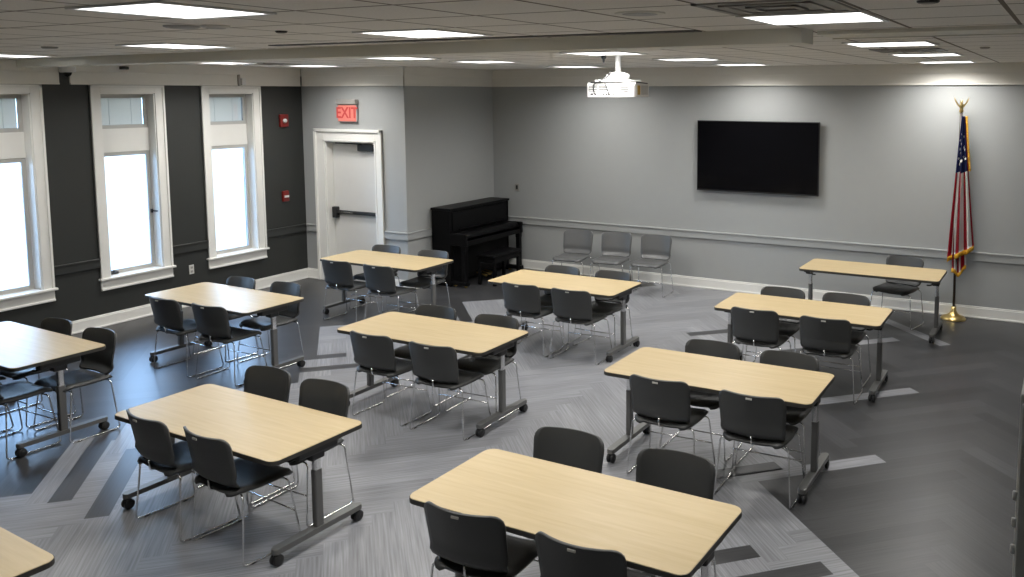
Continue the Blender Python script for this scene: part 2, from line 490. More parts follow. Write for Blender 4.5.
# door
D = empty('door_1', (0, YD, 0)); struct(D)
b = MB()
for s, x0, x1 in ((-1, -10.262, DX0), (1, DX1, -8.913)):
    b.box(x0, x1, -.022, 0, 0, 2.327, bev=.003)
    xo = x0 if s < 0 else x1
    b.box(*sorted((xo, xo - s*.045)), -.046, 0, 0, 2.327, bev=.006)
    xi = x1 if s < 0 else x0
    b.box(*sorted((xi, xi + s*.03)), -.032, 0, 0, DZ+.03, bev=.004)
b.box(DX0, DX1, -.022, 0, DZ, 2.327, bev=.003); b.box(-10.262, -8.913, -.046, 0, 2.282, 2.327, bev=.006); b.box(DX0-.03, DX1+.03, -.032, 0, DZ, DZ+.03, bev=.004)
b.build('casing', M['white'], D)
b = MB()
b.box(DX0, DX0+.015, 0, .24, 0, DZ); b.box(DX1-.015, DX1, 0, .24, 0, DZ); b.box(DX0, DX1, 0, .24, DZ-.015, DZ)
b.build('jamb', M['white'], D)
b = MB(); b.box(DX0+.018, DX1-.018, .13, .175, .008, DZ-.018, bev=.003); lf = b.build('door_leaf', M['door'], D)
b = MB(); b.box(-10.03, -9.94, .06, .131, .965, 1.135, bev=.01); b.box(-9.95, -9.10, .075, .125, 1.035, 1.085, bev=.012); b.box(-9.14, -9.085, .07, .131, 1.02, 1.10, bev=.008)
pb = b.build('push_bar', M['black'], lf)
b = MB(); b.box(-9.48, -9.17, .06, .131, 2.0, 2.10, bev=.01); b.tube([(-9.42, .09, 2.105), (-9.70, .05, 2.112), (-9.95, .10, 2.112)], .011, 7); b.build('door_closer', M['black'], lf)
b = MB(); b.box(-9.90, -9.62, .0735, .0765, 1.05, 1.07); x = b.build('push_pad', M['chrome'], lf)

# ceiling beam, screen slot and flat bulkhead strip
b = MB(); b.poly([(XL, 5.60), (-1.41, 4.95), (-1.41, 5.19), (XL, 5.84)], 3.150, ZC); struct(b.build('ceiling_beam', M['beam']))
b = MB(); b.box(-1.41, XR, 5.28, 5.66, 3.212, ZC, bev=.004); b.box(-1.41, XR, 5.66, 5.68, 3.206, ZC); struct(b.build('ceiling_track', M['beam']))
b = MB(); b.box(-5.62, -2.02, 4.84, 4.945, ZC-.006, ZC+.01, bev=.002); struct(b.build('slot_shade_strip', M['rubber']))  # black strip on the ceiling stands for the dark void of the slot

# ------------------------------------------------------------------ ceiling fittings
def make_light():
    t = empty('ceiling_light')
    b = MB(); h = .305
    for a in ((-h, h, -h, -h+.022), (-h, h, h-.022, h), (-h, -h+.022, -h+.022, h-.022), (h-.022, h, -h+.022, h-.022)): b.box(*a, -.010, .002, bev=.002, seg=1)
    b.build('frame', M['proj'], t)
    b = MB(); b.box(-h+.022, h-.022, -h+.022, h-.022, -.006, .002); b.build('diffuser', M['panel'], t)
    la = bpy.data.lights.new('lamp', 'AREA'); la.shape = 'SQUARE'; la.size = .54; la.energy = LIGHT; la.color = (1.0, .975, .94); la.spread = math.radians(152)
    lo = bpy.data.objects.new('lamp', la); COL.objects.link(lo); lo.parent = t; lo.location = (0, 0, -.014)
    return t
LT = [(-3.62, 2.61, 'square ceiling light panel nearest the camera at top left'),
      (-3.63, 4.32, 'square ceiling light just in front of the dark screen slot'),
      (-1.17, 4.33, 'large square ceiling light beside the air diffuser, nearest on the right'),
      (-6.32, 4.56, 'square ceiling light beyond the round ceiling speaker on the left'),
      (-9.42, 4.96, 'ceiling light cut by the left frame edge above the nearest window'),
      (-1.26, 6.85, 'right-hand ceiling light first behind the long beam'),
      (-3.93, 7.22, 'ceiling light peeking under the beam right at the projector pole'),
      (-6.42, 7.25, 'thin sliver of ceiling light half hidden behind the long beam'),
      (-1.31, 8.94, 'middle one of three right-hand ceiling lights behind the beam'),
      (-3.82, 8.96, 'ceiling light right of the projector, nearer of two before the wall'),
      (-6.25, 8.53, 'ceiling light left of the projector above the piano corner'),
      (-9.30, 8.75, 'ceiling light just in front of the white door wall'),
      (-1.40, 11.15, 'ceiling light nearest the back wall above the flag'),
      (-3.92, 10.95, 'ceiling light nearest the back wall above the television'),
      (-6.30, 10.75, 'ceiling light close to back wall just left of the projector'),
      (-9.35, 7.45, 'thin strip of ceiling light above the third window, behind the beam')]
L0 = make_light()
for k, (x, y, lb) in enumerate(LT):
    o = L0 if k == 0 else copy_tree(L0)
    o.location = (x, y, ZC); tag(o, lb, 'ceiling light', 'square ceiling light panels')
def ceiling_disc(name, x, y, r, mat, label, cat, drop=.02):
    b = MB(); b.lathe([(r, 0), (r, -drop*.5), (r*.85, -drop), (.0, -drop)], 24)
    t = empty(name, (x, y, ZC)); b.build('housing', mat, t)
    b = MB(); b.lathe([(r*.7, -drop-.0005), (r*.6, -drop-.003), (0, -drop-.003)], 24); b.build('grille', M['grille'] if mat is not M['black'] else M['vent'], t)
    return tag(t, label, cat)
ceiling_disc('ceiling_speaker', -4.45, 3.25, .095, M['grille'], 'round pale speaker in the ceiling behind the nearest light', 'speaker', .012)
ceiling_disc('white_disc', -4.255, 3.315, .075, M['proj'], 'small round white detector beside the left ceiling speaker', 'disc', .015)  # plain white disc of unknown kind next to the speaker
ceiling_disc('ceiling_speaker', -1.83, 3.71, .12, M['beam'], 'round beige speaker in the ceiling above the projector', 'speaker', .006)
ceiling_disc('sprinkler_head', -4.27, 3.78, .035, M['black'], 'dark sprinkler head in front of the screen slot, left half of ceiling', 'sprinkler', .012)
ceiling_disc('sprinkler_head', -7.4, 4.21, .06, M['vent'], 'flat sprinkler cap in the ceiling near the left window', 'sprinkler', .015)
ceiling_disc('sprinkler_head', -.55, 3.75, .045, M['black'], 'dark sprinkler head at the top edge, right of the near light', 'sprinkler', .010)
ceiling_disc('sprinkler_head', -.68, 7.74, .04, M['vent'], 'small sprinkler in the ceiling beyond the beam at far right', 'sprinkler', .012)
def vent(x, y, label):
    t = empty('air_diffuser', (x, y, ZC))
    for k, (h, z) in enumerate(((.287, -.002), (.20, -.004), (.11, -.006))):
        b = MB()
        for a in ((-h, h, -h, -h+.03), (-h, h, h-.03, h), (-h, -h+.03, -h, h), (h-.03, h, -h, h)): b.box(*a, z-.006, z+.004, bev=.002, seg=1)
        b.build('louvre_ring', M['vent'], t)
    b = MB(); b.box(-.27, .27, -.27, .27, -.003, .001); b.build('throat', M['vent'], t)
    tag(t, label, 'air vent')
vent(-1.17, 3.72, 'square louvred air vent in front of the large right ceiling light')
vent(-1.31, 7.95, 'air vent between the two nearer right lights behind the beam')
vent(-9.2, 7.9, 'air vent in the ceiling behind the beam near the third window')

# dome camera, wall sensors
t = empty('dome_camera', (XL+.09, 6.115, 3.15))
b = MB(); b.lathe([(.075, .085), (.085, 0), (.085, -.04), (.075, -.05), (0, -.05)], 24); b.build('housing', M['proj'], t)
b = MB(); b.lathe([(.045, -.05), (.042, -.07), (.028, -.09), (0, -.10)], 20); b.build('dome', M['screen'], t)
tag(t, 'small white dome camera at the ceiling above the gap in the frieze', 'camera')
t = empty('motion_sensor', (XL+.034, 6.82, 3.17)); b = MB(); b.box(0, .05, -.05, .05, -.02, .02, bev=.008); b.build('housing', M['black'], t)
b = MB(); b.box(.05, .056, -.03, .03, -.01, .01, bev=.002); b.build('lens', M['screen'], t); tag(t, 'small dark sensor on the cream frieze above the second window', 'sensor')
t = empty('wall_sensor', (XL+.022, 8.56, 3.02)); b = MB(); b.box(0, .05, -.035, .035, -.05, .05, bev=.01); b.build('housing', M['proj'], t)
b = MB(); b.box(0, .03, -.075, -.045, -.06, .10, bev=.004); b.build('bracket', M['vent'], t); tag(t, 'small white box on the frieze above the third window', 'sensor')
# fire devices
t = empty('fire_alarm_strobe', (XL, 9.27, 2.45)); b = MB(); b.box(0, .045, -.075, .075, -.095, .095, bev=.012); b.build('housing', M['red'], t)
b = MB(); b.lathe([(.05, .045), (.045, .06), (0, .075)], 16, axis='x'); b.build('lens', M['proj'], t).scale = (1, .8, .7)
tag(t, 'red fire alarm strobe with clear lens high on the dark wall', 'fire alarm')
t = empty('fire_pull_station', (XL, 9.25, 1.32)); b = MB(); b.box(0, .04, -.055, .055, -.08, .08, bev=.008); b.build('housing', M['red'], t)
b = MB(); b.box(.04, .056, -.04, .04, -.02, .012, bev=.004); b.build('pull_handle', M['proj'], t)
tag(t, 'red fire alarm pull box lower on the dark wall near the door', 'fire alarm')
t = empty('wall_outlet', (XL, 7.64, .49)); b = MB(); b.box(0, .008, -.036, .036, -.062, .062, bev=.003); b.build('cover_plate', M['outlet'], t)
b = MB(); b.box(.008, .011, -.018, .018, .012, .042, bev=.002); b.box(.008, .011, -.018, .018, -.042, -.012, bev=.002); b.build('socket', M['vent'], t)
tag(t, 'ivory power outlet low on the dark wall between second and third windows', 'outlet')
t = empty('wall_switch', (-8.03, YB, 1.335)); b = MB(); b.box(-.04, .04, -.012, 0, -.06, .06, bev=.003); b.build('cover_plate', M['vent'], t)
b = MB(); b.box(-.017, .017, -.02, -.012, -.032, .032, bev=.003); b.build('rocker', M['black'], t)
tag(t, 'small dark switch on the back wall just above the piano', 'switch')

# exit sign
t = empty('exit_sign', (-9.55, YD, 2.565))
b = MB(); b.box(-.180, .180, -.04, 0, -.125, .125, bev=.006); b.build('housing', M['grille'], t)
b = MB(); b.box(-.174, .174, -.0525, -.039, -.120, .118); b.build('face_panel', M['exit_field'], t)
b = MB(); b.box(-.19, .19, -.075, 0, .13, .205, bev=.008); b.build('top_canopy', M['vent'], t)
cu = bpy.data.curves.new('exit_text', 'FONT'); cu.body = 'EXIT'; cu.size = .225; cu.align_x = 'CENTER'; cu.align_y = 'CENTER'; cu.extrude = .0015; cu.offset = .004
to = bpy.data.objects.new('exit_text', cu); COL.objects.link(to)
bpy.context.view_layer.update()
me = bpy.data.meshes.new_from_object(to.evaluated_get(bpy.context.evaluated_depsgraph_get()))
bpy.data.objects.remove(to); bpy.data.curves.remove(cu)
me.materials.clear(); me.materials.append(M['exit_letter'])
lt = bpy.data.objects.new('lettering', me); COL.objects.link(lt); lt.parent = t; lt.location = (0, -.0545, 0); lt.rotation_euler = (PI/2, 0, 0); lt.scale = (.92, 1, 1)
tag(t, 'lit red EXIT sign on the grey wall above the white door', 'exit sign')

# television
t = empty('television', (-3.95, YB-.08, 1.965))
hw, hh = .892, .505
b = MB(); b.box(-hw, hw, -.0, .035, -hh, hh, bev=.006)
b.box(-.55, .55, .03, .058, -.36, .3, bev=.01); b.build('casing', M['black'], t)
b = MB(); b.box(-hw+.012, hw-.012, -.0025, .001, -hh+.02, hh-.012); b.build('screen', M['screen'], t)
b = MB(); b.box(-.3, .3, .05, .08, -.22, .22, bev=.005); b.build('wall_bracket', M['steel'], t)
tag(t, 'large black flat television mounted on the grey back wall', 'television')

# projector
PX, PY = -3.995, 7.62
t = empty('projector', (PX, PY, 2.825))
b = MB(); b.poly(rrect(.262, .185, .045), 0, .135, bev=.02)
body = b.build('body', M['proj'], t)
for xa, xb in ((-.225, -.13), (-.11, -.02), (.13, .21)):
    b = MB()
    for z in range(4): b.box(xa, xb, -.1870, -.1845, .052+z*.016, .060+z*.016)
    b.box(xa, xa+.004, -.1868, -.1845, .052, .108); b.build('vent_grille', M['black'], t)
b = MB()
for x, w_ in ((-.19, .03), (-.15, .02), (-.06, .016), (-.03, .016), (0, .022), (.05, .014)): b.box(x-w_/2, x+w_/2, -.188, -.1845, .018, .034)
b.build('connector_ports', M['black'], t)
b = MB(); b.box(.2605, .2635, -.10, -.04, .02, .11); b.build('sticker', M['amber'], t)
b = MB(); b.box(.2605, .2635, -.02, .13, .02, .11, bev=.001); b.build('filter_cover', M['grille'], t)
b = MB(); b.lathe([(.06, .18), (.06, .205), (.045, .21), (.04, .195), (0, .19)], 20, c=(.10, 0, .07), axis='y'); b.build('lens', M['screen'], t)
b = MB(); b.poly(rrect(.20, .13, .03), .15, .165, bev=.004); b.box(-.17, -.14, -.1, .1, .13, .152); b.box(.14, .17, -.1, .1, .13, .152); b.build('mount_plate', M['proj'], t)
b = MB(); b.lathe([(.10, .165), (.115, .18), (.115, .215), (.07, .235), (.045, .24), (0, .24)], 24); b.build('mount_hub', M['proj'], t)
b = MB(); b.lathe([(.027, .235), (.027, ZC-2.825-.012), (.06, ZC-2.825-.008), (.06, ZC-2.825)], 18); b.build('pole', M['proj'], t)
b = MB(); b.tube(rpath([(-.16, -.19, .03), (-.17, -.21, .12), (-.05, -.19, .17), (-.03, -.1, .24)], .05), .006, 6)
b.tube(rpath([(.0, -.19, .03), (-.01, -.215, .09), (-.05, -.2, .16), (-.02, -.1, .23)], .05), .005, 6)
b.tube(rpath([(-.2, -.19, .14), (.1, -.2, .145), (.27, -.12, .14), (.27, .1, .13)], .04), .006, 6); b.build('cable', M['black'], t)
tag(t, 'white ceiling projector hanging from a short white pole', 'projector')
t = empty('ceiling_cable_clip', (PX-.17, PY+.02, ZC)); b = MB(); b.lathe([(.025, 0), (.025, -.03), (.012, -.04), (.01, -.07), (0, -.075)], 12); b.build('body', M['black'], t)
tag(t, 'small black fitting hanging from the ceiling left of the projector pole', 'ceiling fitting')

# ------------------------------------------------------------------ piano and bench
PL = 1.50; y0, y1 = 10.13, 10.13+PL
t = empty('upright_piano', (-8.10, (y0+y1)/2, 0)); h = PL/2
X = lambda x: x + 8.10
b = MB(); b.box(X(-8.45), X(-8.12), -h+.03, h-.03, .06, 1.13, bev=.004); b.build('case', M['piano'], t)
b = MB(); b.box(X(-8.46), X(-8.09), -h-.012, h+.012, 1.13, 1.165, bev=.008); b.build('lid', M['piano'], t)
for s in (-1, 1):
    b = MB(); b.box(X(-8.45), X(-8.11), *sorted((s*h, s*(h-.035))), .0, 1.13, bev=.004)
    b.box(X(-8.13), X(-7.83), *sorted((s*h, s*(h-.06))), .62, .80, bev=.012); b.build('side_panel', M['piano'], t)
    b = MB(); yy = s*(h-.045)
    b.box(X(-7.92), X(-7.85), yy-.035, yy+.035, .09, .63, bev=.008); b.box(X(-7.925), X(-7.845), yy-.04, yy+.04, .55, .63, bev=.01)
    b.box(X(-8.12), X(-7.82), yy-.04, yy+.04, .03, .09, bev=.012); lg = b.build('leg', M['piano'], t)
    b = MB()
    for xx in (-7.87, -8.06): b.lathe([(.0, -.012), (.026, -.012), (.026, .012), (0, .012)], 14, c=(X(xx), yy, .026), axis='y')
    b.build('caster', M['brass'], lg)
b = MB(); b.box(X(-8.13), X(-7.85), -h+.06, h-.06, .62, .69, bev=.006); b.build('keybed', M['piano'], t)
b = MB(); b.sheet(lambda u, v: (X(-8.13) + .27*v, (-h+.06) + u*(PL-.12), .79 + .012*math.sin(v*PI) - .06*max(0, v-.85)/.15), 8, 10, .014); b.build('fallboard', M['piano'], t)
b = MB(); b.box(X(-8.122), X(-8.105), -h+.06, h-.06, .83, 1.10, bev=.004); b.box(X(-8.11), X(-8.07), -h+.2, h-.2, .83, .842, bev=.003); b.build('music_panel', M['piano'], t)
b = MB(); b.box(X(-8.12), X(-8.105), -h+.06, h-.06, .14, .60, bev=.004); b.build('knee_panel', M['piano'], t)
for dy in (-.11, 0, .11):
    b = MB(); b.tube([(X(-8.12), dy, .10), (X(-8.0), dy, .085), (X(-7.93), dy, .07)], [.012, .016, .02], 8); b.build('pedal', M['brass'], t)
tag(t, 'black upright piano standing against the grey alcove wall', 'piano')
t = empty('piano_bench', (-7.70, 10.78, 0))
b = MB(); b.box(-.17, .17, -.36, .36, .42, .47, bev=.015); b.build('seat', M['piano'], t)
b = MB(); b.box(-.15, .15, -.33, .33, .34, .42, bev=.005); b.build('apron', M['piano'], t)
for sx in (-1, 1):
    for sy in (-1, 1):
        b = MB(); b.box(sx*.135-.022, sx*.135+.022, sy*.31-.022, sy*.31+.022, 0, .36, bev=.005); b.build('leg', M['piano'], t)
tag(t, 'black wooden bench pushed in at the upright piano', 'bench')

# ------------------------------------------------------------------ flag
FX, FY = -1.262, 11.60
t = empty('flag_on_stand', (FX, FY, 0))
b = MB(); b.lathe([(.155, 0), (.155, .012), (.14, .03), (.085, .05), (.05, .075), (.034, .11), (.03, .16), (0, .16)], 32); b.build('base', M['brass'], t)
b = MB(); b.tube([(0, 0, .15), (0, 0, 2.64)], .016, 14); b.build('pole', M['wood_dark'], t)
b = MB()
b.lathe([(.016, 2.62), (.03, 2.64), (.018, 2.665), (.022, 2.69), (.026, 2.71), (.014, 2.735), (.016, 2.755), (.009, 2.775), (0, 2.785)], 16)
for s in (-1, 1):
    w_ = [(.008, 2.69), (.03, 2.72), (.06, 2.765), (.088, 2.815), (.082, 2.775), (.07, 2.745), (.058, 2.725), (.04, 2.70), (.02, 2.675)]
    va = [b.bm.verts.new((s*x, -.004, z)) for x, z in w_]; vb = [b.bm.verts.new((s*x, .004 + .02*x, z)) for x, z in w_]
    b.bm.faces.new(va); b.bm.faces.new(vb[::-1])
    for k in range(len(w_)): b.bm.faces.new((va[k], vb[k], vb[(k+1) % len(w_)], va[(k+1) % len(w_)]))
b.tube([(0, -.01, 2.76), (0, -.035, 2.752), (0, -.045, 2.742)], [.012, .008, .002], 8)
b.build('eagle_finial', M['brass'], t)
def flag_xy(s, tt):
    # s in 0..1 across the gathered cloth, tt in 0..1 down it
    xl = .012 - .105*tt**.9; xr = .055 + .155*tt**1.1
    spread = .35 + .65*tt
    x = xl + (xr-xl)*s
    y = -.035 - .045*spread*math.sin(s*PI*5.0 + tt*1.2) - .05*math.sin(s*PI)*spread
    return x, y
NS, NT = 96, 60
def ftop(s): return 2.575
def fbot(s): return .80 + .16*s + .003*math.sin(s*PI*5)
b = MB(); bm = b.bm
def fpt(s, tt, off=0):
    x, y = flag_xy(s, tt)
    return Vector((x, y-off, ftop(s) + (fbot(s)-ftop(s))*tt))
g = [[bm.verts.new(fpt(i/NS, j/NT)) for i in range(NS+1)] for j in range(NT+1)]
for j in range(NT):
    for i in range(NS):
        f = bm.faces.new((g[j][i], g[j][i+1], g[j+1][i+1], g[j+1][i])); f.smooth = True
        s, tt = (i+.5)/NS, (j+.5)/NT
        if tt < .40 + .02*s and s < .95: f.material_index = 2
        else: f.material_index = 0 if int(s*6.4) % 2 == 0 else 1
# lower fold that hangs out beneath
def fold(s, v):
    x = -.045 + .165*s + .02*(v-.5); z0 = 1.25; zb = .60 + .10*abs(s-.35)/.65 + .02*math.sin(s*9)
    return Vector((x, -.018 - .018*math.sin(s*PI*4), z0 + (zb-z0)*v))
g2 = [[bm.verts.new(fold(i/20, j/16)) for i in range(21)] for j in range(17)]
for j in range(16):
    for i in range(20):
        f = bm.faces.new((g2[j][i], g2[j][i+1], g2[j+1][i+1], g2[j+1][i])); f.smooth = True
        f.material_index = 0 if int((i+.5)/20*6.0) % 2 == 0 else 1
bmesh.ops.solidify(bm, geom=bm.faces[:], thickness=.003)
def star(s, tt, r):
    c = fpt(s, tt, .006); ex = (fpt(s+.02, tt) - fpt(s-.02, tt)).normalized(); ez = (fpt(s, tt-.01) - fpt(s, tt+.01)).normalized(); n = ex.cross(ez)
    if n.y > 0: n = -n
    c = fpt(s, tt) + n*.005
    vs = [bm.verts.new(c + (ex*math.sin(k*PI/5) + ez*math.cos(k*PI/5))*(r if k % 2 == 0 else r*.42)) for k in range(10)]
    f = bm.faces.new(vs); f.material_index = 3
for k, (s, tt) in enumerate([(.16, .17), (.2, .235), (.14, .30), (.42, .20), (.38, .265), (.47, .325), (.62, .15), (.66, .23), (.60, .30), (.82, .25), (.85, .32), (.3, .345), (.4, .13)]):
    star(s, tt, .022 + .004*(k % 2))
fl = b.build('flag', [M['fred'], M['fwhite'], M['fblue'], M['fwhite']], t, fixn=False)
b = MB()
b.sheet(lambda u, v: tuple(fpt(u, 1.0) + Vector((0, -.004 - .006*math.sin(u*90), -.06*v - .004*math.sin(u*150)*v))), 90, 2, .008)
b.build('fringe', M['gold'], fl); b = MB()
b.sheet(lambda u, v: tuple(fold(u, 1.0) + Vector((0, -.004, -.05*v - .006*math.sin(u*110)*v))), 50, 2, .008)
b.build('fringe', M['gold'], fl); b = MB()
b.sheet(lambda u, v: tuple(fpt(1.0, u*.42) + Vector((.026*v, -.002 - .004*math.sin(u*120), -.004*math.sin(u*160)))), 70, 2, .006)
b.build('fringe', M['gold'], fl)
tag(t, 'American flag with gold fringe on a brass stand by the back wall', 'flag')

# ------------------------------------------------------------------ grey cabinet at the right frame edge
t = empty('tall_cabinet', (.262, 2.52, 0))
b = MB(); b.box(-.35, .35, -.2, .24, .05, 2.12, bev=.006); b.box(-.33, .33, -.18, .22, 0, .05); b.build('body', M['cab'], t)
b = MB(); b.box(-.345, .345, -.222, -.2,   .07, 2.10, bev=.004); dr = b.build('door', M['cab'], t)
for z in (1.72, 1.79, 1.86):
    b = MB(); b.lathe([(0, -.011), (.006, -.011), (.006, .011), (0, .011)], 10, c=(-.3515, -.208, z)); b.build('hinge', M['proj'], dr)
tag(t, 'tall grey metal cabinet cut off by the right frame edge', 'cabinet')

# ------------------------------------------------------------------ tables
TW, TD, TZ = .815, .372, .735
def make_table():
    t = empty('flip_top_table')
    b = MB(); b.poly(rrect(TW-.003, TD-.003, .055), TZ-.026, TZ, bev=.003); b.build('tabletop', M['maple'], t)
    b = MB()
    o = rrect(TW, TD, .058); i = rrect(TW-.012, TD-.012, .048); n = len(o)
    zs = (TZ-.029, TZ-.0035)
    vo = [[b.bm.verts.new((x, y, z)) for x, y in o] for z in zs]; vi = [[b.bm.verts.new((x, y, z)) for x, y in i] for z in zs]
    for k in range(n):
        q = (k+1) % n
        b.bm.faces.new((vo[0][k], vo[0][q], vo[1][q], vo[1][k])); b.bm.faces.new((vi[0][q], vi[0][k], vi[1][k], vi[1][q]))
        b.bm.faces.new((vo[1][k], vo[1][q], vi[1][q], vi[1][k])); b.bm.faces.new((vo[0][q], vo[0][k], vi[0][k], vi[0][q]))
    b.build('edge_band', M['edge'], t)
    b = MB(); b.box(-.70, .70, -.03, .03, TZ-.095, TZ-.05, bev=.006); b.build('crossbar', M['black'], t)
    for s in (-1, 1):
        x = s*.755
        b = MB(); b.box(x-.05, x+.03, -.16, .16, TZ-.085, TZ-.026, bev=.012); b.box(x-.055, x+.025, -.055, .055, TZ-.125, TZ-.06, bev=.012)
        fb = b.build('flip_bracket', M['black'], t)
        b = MB(); b.tube(rpath([(x-.02*s, -.12, TZ-.075), (x-.06*s, -.15, TZ-.10), (x-.1*s, -.15, TZ-.10)], .02), .009, 7); b.build('release_lever', M['black'], fb)
        b = MB(); b.poly([(x-.0+p*.8, q*.8) for p, q in rrect(.024, .030, .012, 4)], .40, TZ-.10); b.build('upper_column', M['chrome'], t)
        b = MB(); b.poly([(x+p, q) for p, q in rrect(.0225, .030, .010, 4)], .10, .485, bev=.003); b.build('lower_column', M['steel'], t)
        b = MB(); b.poly([(x+p, q) for p, q in rrect(.030, .355, .026, 5)], .078, .112, bev=.008); ft = b.build('foot', M['steel'], t)
        for sy in (-1, 1):
            y = sy*.325
            b = MB()
            for dx in (-.017, .017): b.lathe([(.012, -.011), (.030, -.011), (.036, -.006), (.036, .006), (.030, .011), (.012, .011)], 20, c=(x+dx, y, .036), axis='x')
            b.build('caster_wheel', M['rubber'], ft)
            b = MB(); b.box(x-.007, x+.007, y-.022, y+.022, .036, .08, bev=.004); b.lathe([(.014, -.032), (.014, .032)], 14, c=(x, y, .036), axis='x'); b.lathe([(.009, .06), (.009, .085)], 10, c=(x, y, 0))
            b.build('caster_fork', M['black'], ft)
    return t
TB = {
 'C': (-4.94, 3.87, -1.8, 'maple-topped table at left foreground, in front of the centre table', 'the left foreground table'),
 'E': (-2.24, 3.76, -1.0, 'maple-topped table nearest the camera at bottom centre', 'the nearest bottom-centre table'),
 'D': (-5.06, 6.04, 0.2, 'maple-topped table in mid room, behind the left foreground table', 'the mid-room centre table'),
 'G': (-5.06, 8.33, 0.0, 'maple-topped table in front of the three chairs along back wall', 'the table before the wall chairs'),
 'H': (-2.335, 6.10, 0.4, 'maple-topped table right of centre, second from front in right column', 'the second right-column table'),
 'I': (-2.32, 8.38, 0.8, 'maple-topped table third from front in right column, beyond two others', 'the third right-column table'),
 'J': (-2.10, 10.65, -.2, 'narrow-looking maple table close to the back wall beside the flag', 'the table beside the flag'),
 'F': (-7.785, 8.43, 0.0, 'maple-topped table in front of the white exit door', 'the table by the exit door'),
 'B': (-7.87, 6.075, -1.5, 'maple-topped table under the second window along the dark wall', 'the table beside the dark wall'),
 'A': (-8.025, 4.075, -2.2, 'maple-topped table shining with window glare, cut by left frame edge', 'the glare-lit left-edge table'),
 'K': (-4.90, 1.89, -4.0, 'maple table of which only one corner shows at bottom left', 'the bottom-left corner table')}
T0 = make_table()
for k, (n, (x, y, r, lb, sh)) in enumerate(TB.items()):
    o = copy_tree(T0) if k < len(TB)-1 else T0
    o.location = (x, y, 0); o.rotation_euler = (0, 0, math.radians(r))
    if n == 'C':                                   # this one is cranked a little lower
        for ch in o.children:
            if ch.name.split('.')[0] in ('tabletop', 'edge_band', 'crossbar', 'flip_bracket', 'upper_column'): ch.location.z -= .058
    tag(o, lb, 'table', 'maple flip-top tables')

# ------------------------------------------------------------------ chairs (local +y is the way the sitter faces)
def corner_w(hw, d0, d1, r0, r1):
    """half width near the ends of a panel with rounded corners"""
    w = hw
    if d0 < r0: w = hw - r0 + math.sqrt(max(0, r0*r0 - (r0-d0)**2))
    if d1 < r1: w = min(w, hw - r1 + math.sqrt(max(0, r1*r1 - (r1-d1)**2)))
    return w
def ease(v): return v   # even rows
def make_chair():
    t = empty('shell_chair')
    rows = [0, .012, .03, .06, .1, .16, .25, .4, .55, .7, .82, .9, .95, .975, .99, 1]
    def seat(u, v):
        v = rows[min(len(rows)-1, int(round(v*(len(rows)-1))))]
        d = v*.42
        hw = corner_w(.222 + .012*math.sin(v*PI*.8), d, .42-d, .06, .07)
        s = 2*u-1
        y = -.225 + d
        z = .448 - .014*math.sin(min(1, v*1.15)*PI)*(1 - .6*s*s) - .030*max(0, (v-.78)/.22)**2 - .020*max(0, (.10-v)/.10)**1.6
        z += .010*abs(s)**3 - .016*max(0, (abs(s)-.86)/.14)**1.5
        return (s*hw, y, z)
    b = MB(); b.sheet(seat, 14, len(rows)-1, -.018); b.build('seat', M['chair'], t)
    H = .335
    def back(u, v):
        v = rows[min(len(rows)-1, int(round(v*(len(rows)-1))))]
        d = v*H
        hw = corner_w(.226 + .013*v, d, H-d, .05, .062)
        s = 2*u-1
        x = s*hw
        y = -.185 - .062*v - .068*(1 - (x/.24)**2)*(.55 + .45*v) + .030*max(0, (.14-v)/.14)**1.4 - .014*math.exp(-((v-.13)/.07)**2)
        z = .475 + d
        return (x, y, z)
    b = MB(); b.sheet(back, 16, len(rows)-1, .015); bk = b.build('backrest', M['chair'], t)
    b = MB(); b.box(-.022, .022, -.332, -.324, .780, .793, bev=.002); b.build('maker_tag', M['tag'], bk)
    b = MB(); b.tube(rpath([(0, -.205, .425), (0, -.250, .435), (0, -.256, .50)], .02), .007, 8); b.build('back_post', M['chrome'], t)
    R = .0058
    for s in (-1, 1):
        b = MB(); b.tube(rpath([(s*.17, -.165, .428), (s*.245, -.185, .430), (s*.277, -.225, .007), (s*.277, .19, .007), (s*.240, .135, .415), (s*.17, .125, .415)], .035, 6), R, 8)
        b.build('side_frame', M['chrome'], t)
        for ya in (-.17, .10):
            b = MB(); b.tube([(s*.277, ya, .0035), (s*.277, ya+.03, .0035)], .0075, 8); b.build('floor_glide', M['rubber'], t)
    b = MB(); b.tube([(s_*.172, -.165 - .035*(1-s_*s_), .428 - .006*(1-s_*s_)) for s_ in (-1, -.7, -.4, -.1, .1, .4, .7, 1)], R, 8); b.build('rear_rail', M['chrome'], t)
    b = MB(); b.tube([(-.175, .125, .412), (.175, .125, .412)], R, 8); b.build('front_rail', M['chrome'], t)
    b = MB(); b.tube([(-.258, .158, .205), (.258, .158, .205)], .005, 8); b.build('stretcher', M['chrome'], t)
    return t
C0 = make_chair()
first = [True]
def chair(x, y, face, rot, label, group):
    """x, y: top middle of the backrest; face +1 looks to +y, -1 to -y"""
    o = C0 if first[0] else copy_tree(C0)
    first[0] = False
    r = math.radians(rot) + (0 if face > 0 else PI)
    off = Matrix.Rotation(r, 3, 'Z') @ Vector((0, -.305, 0))
    o.location = (x - off.x, y - off.y, 0); o.rotation_euler = (0, 0, r)
    tag(o, label, 'chair', group)
    return o
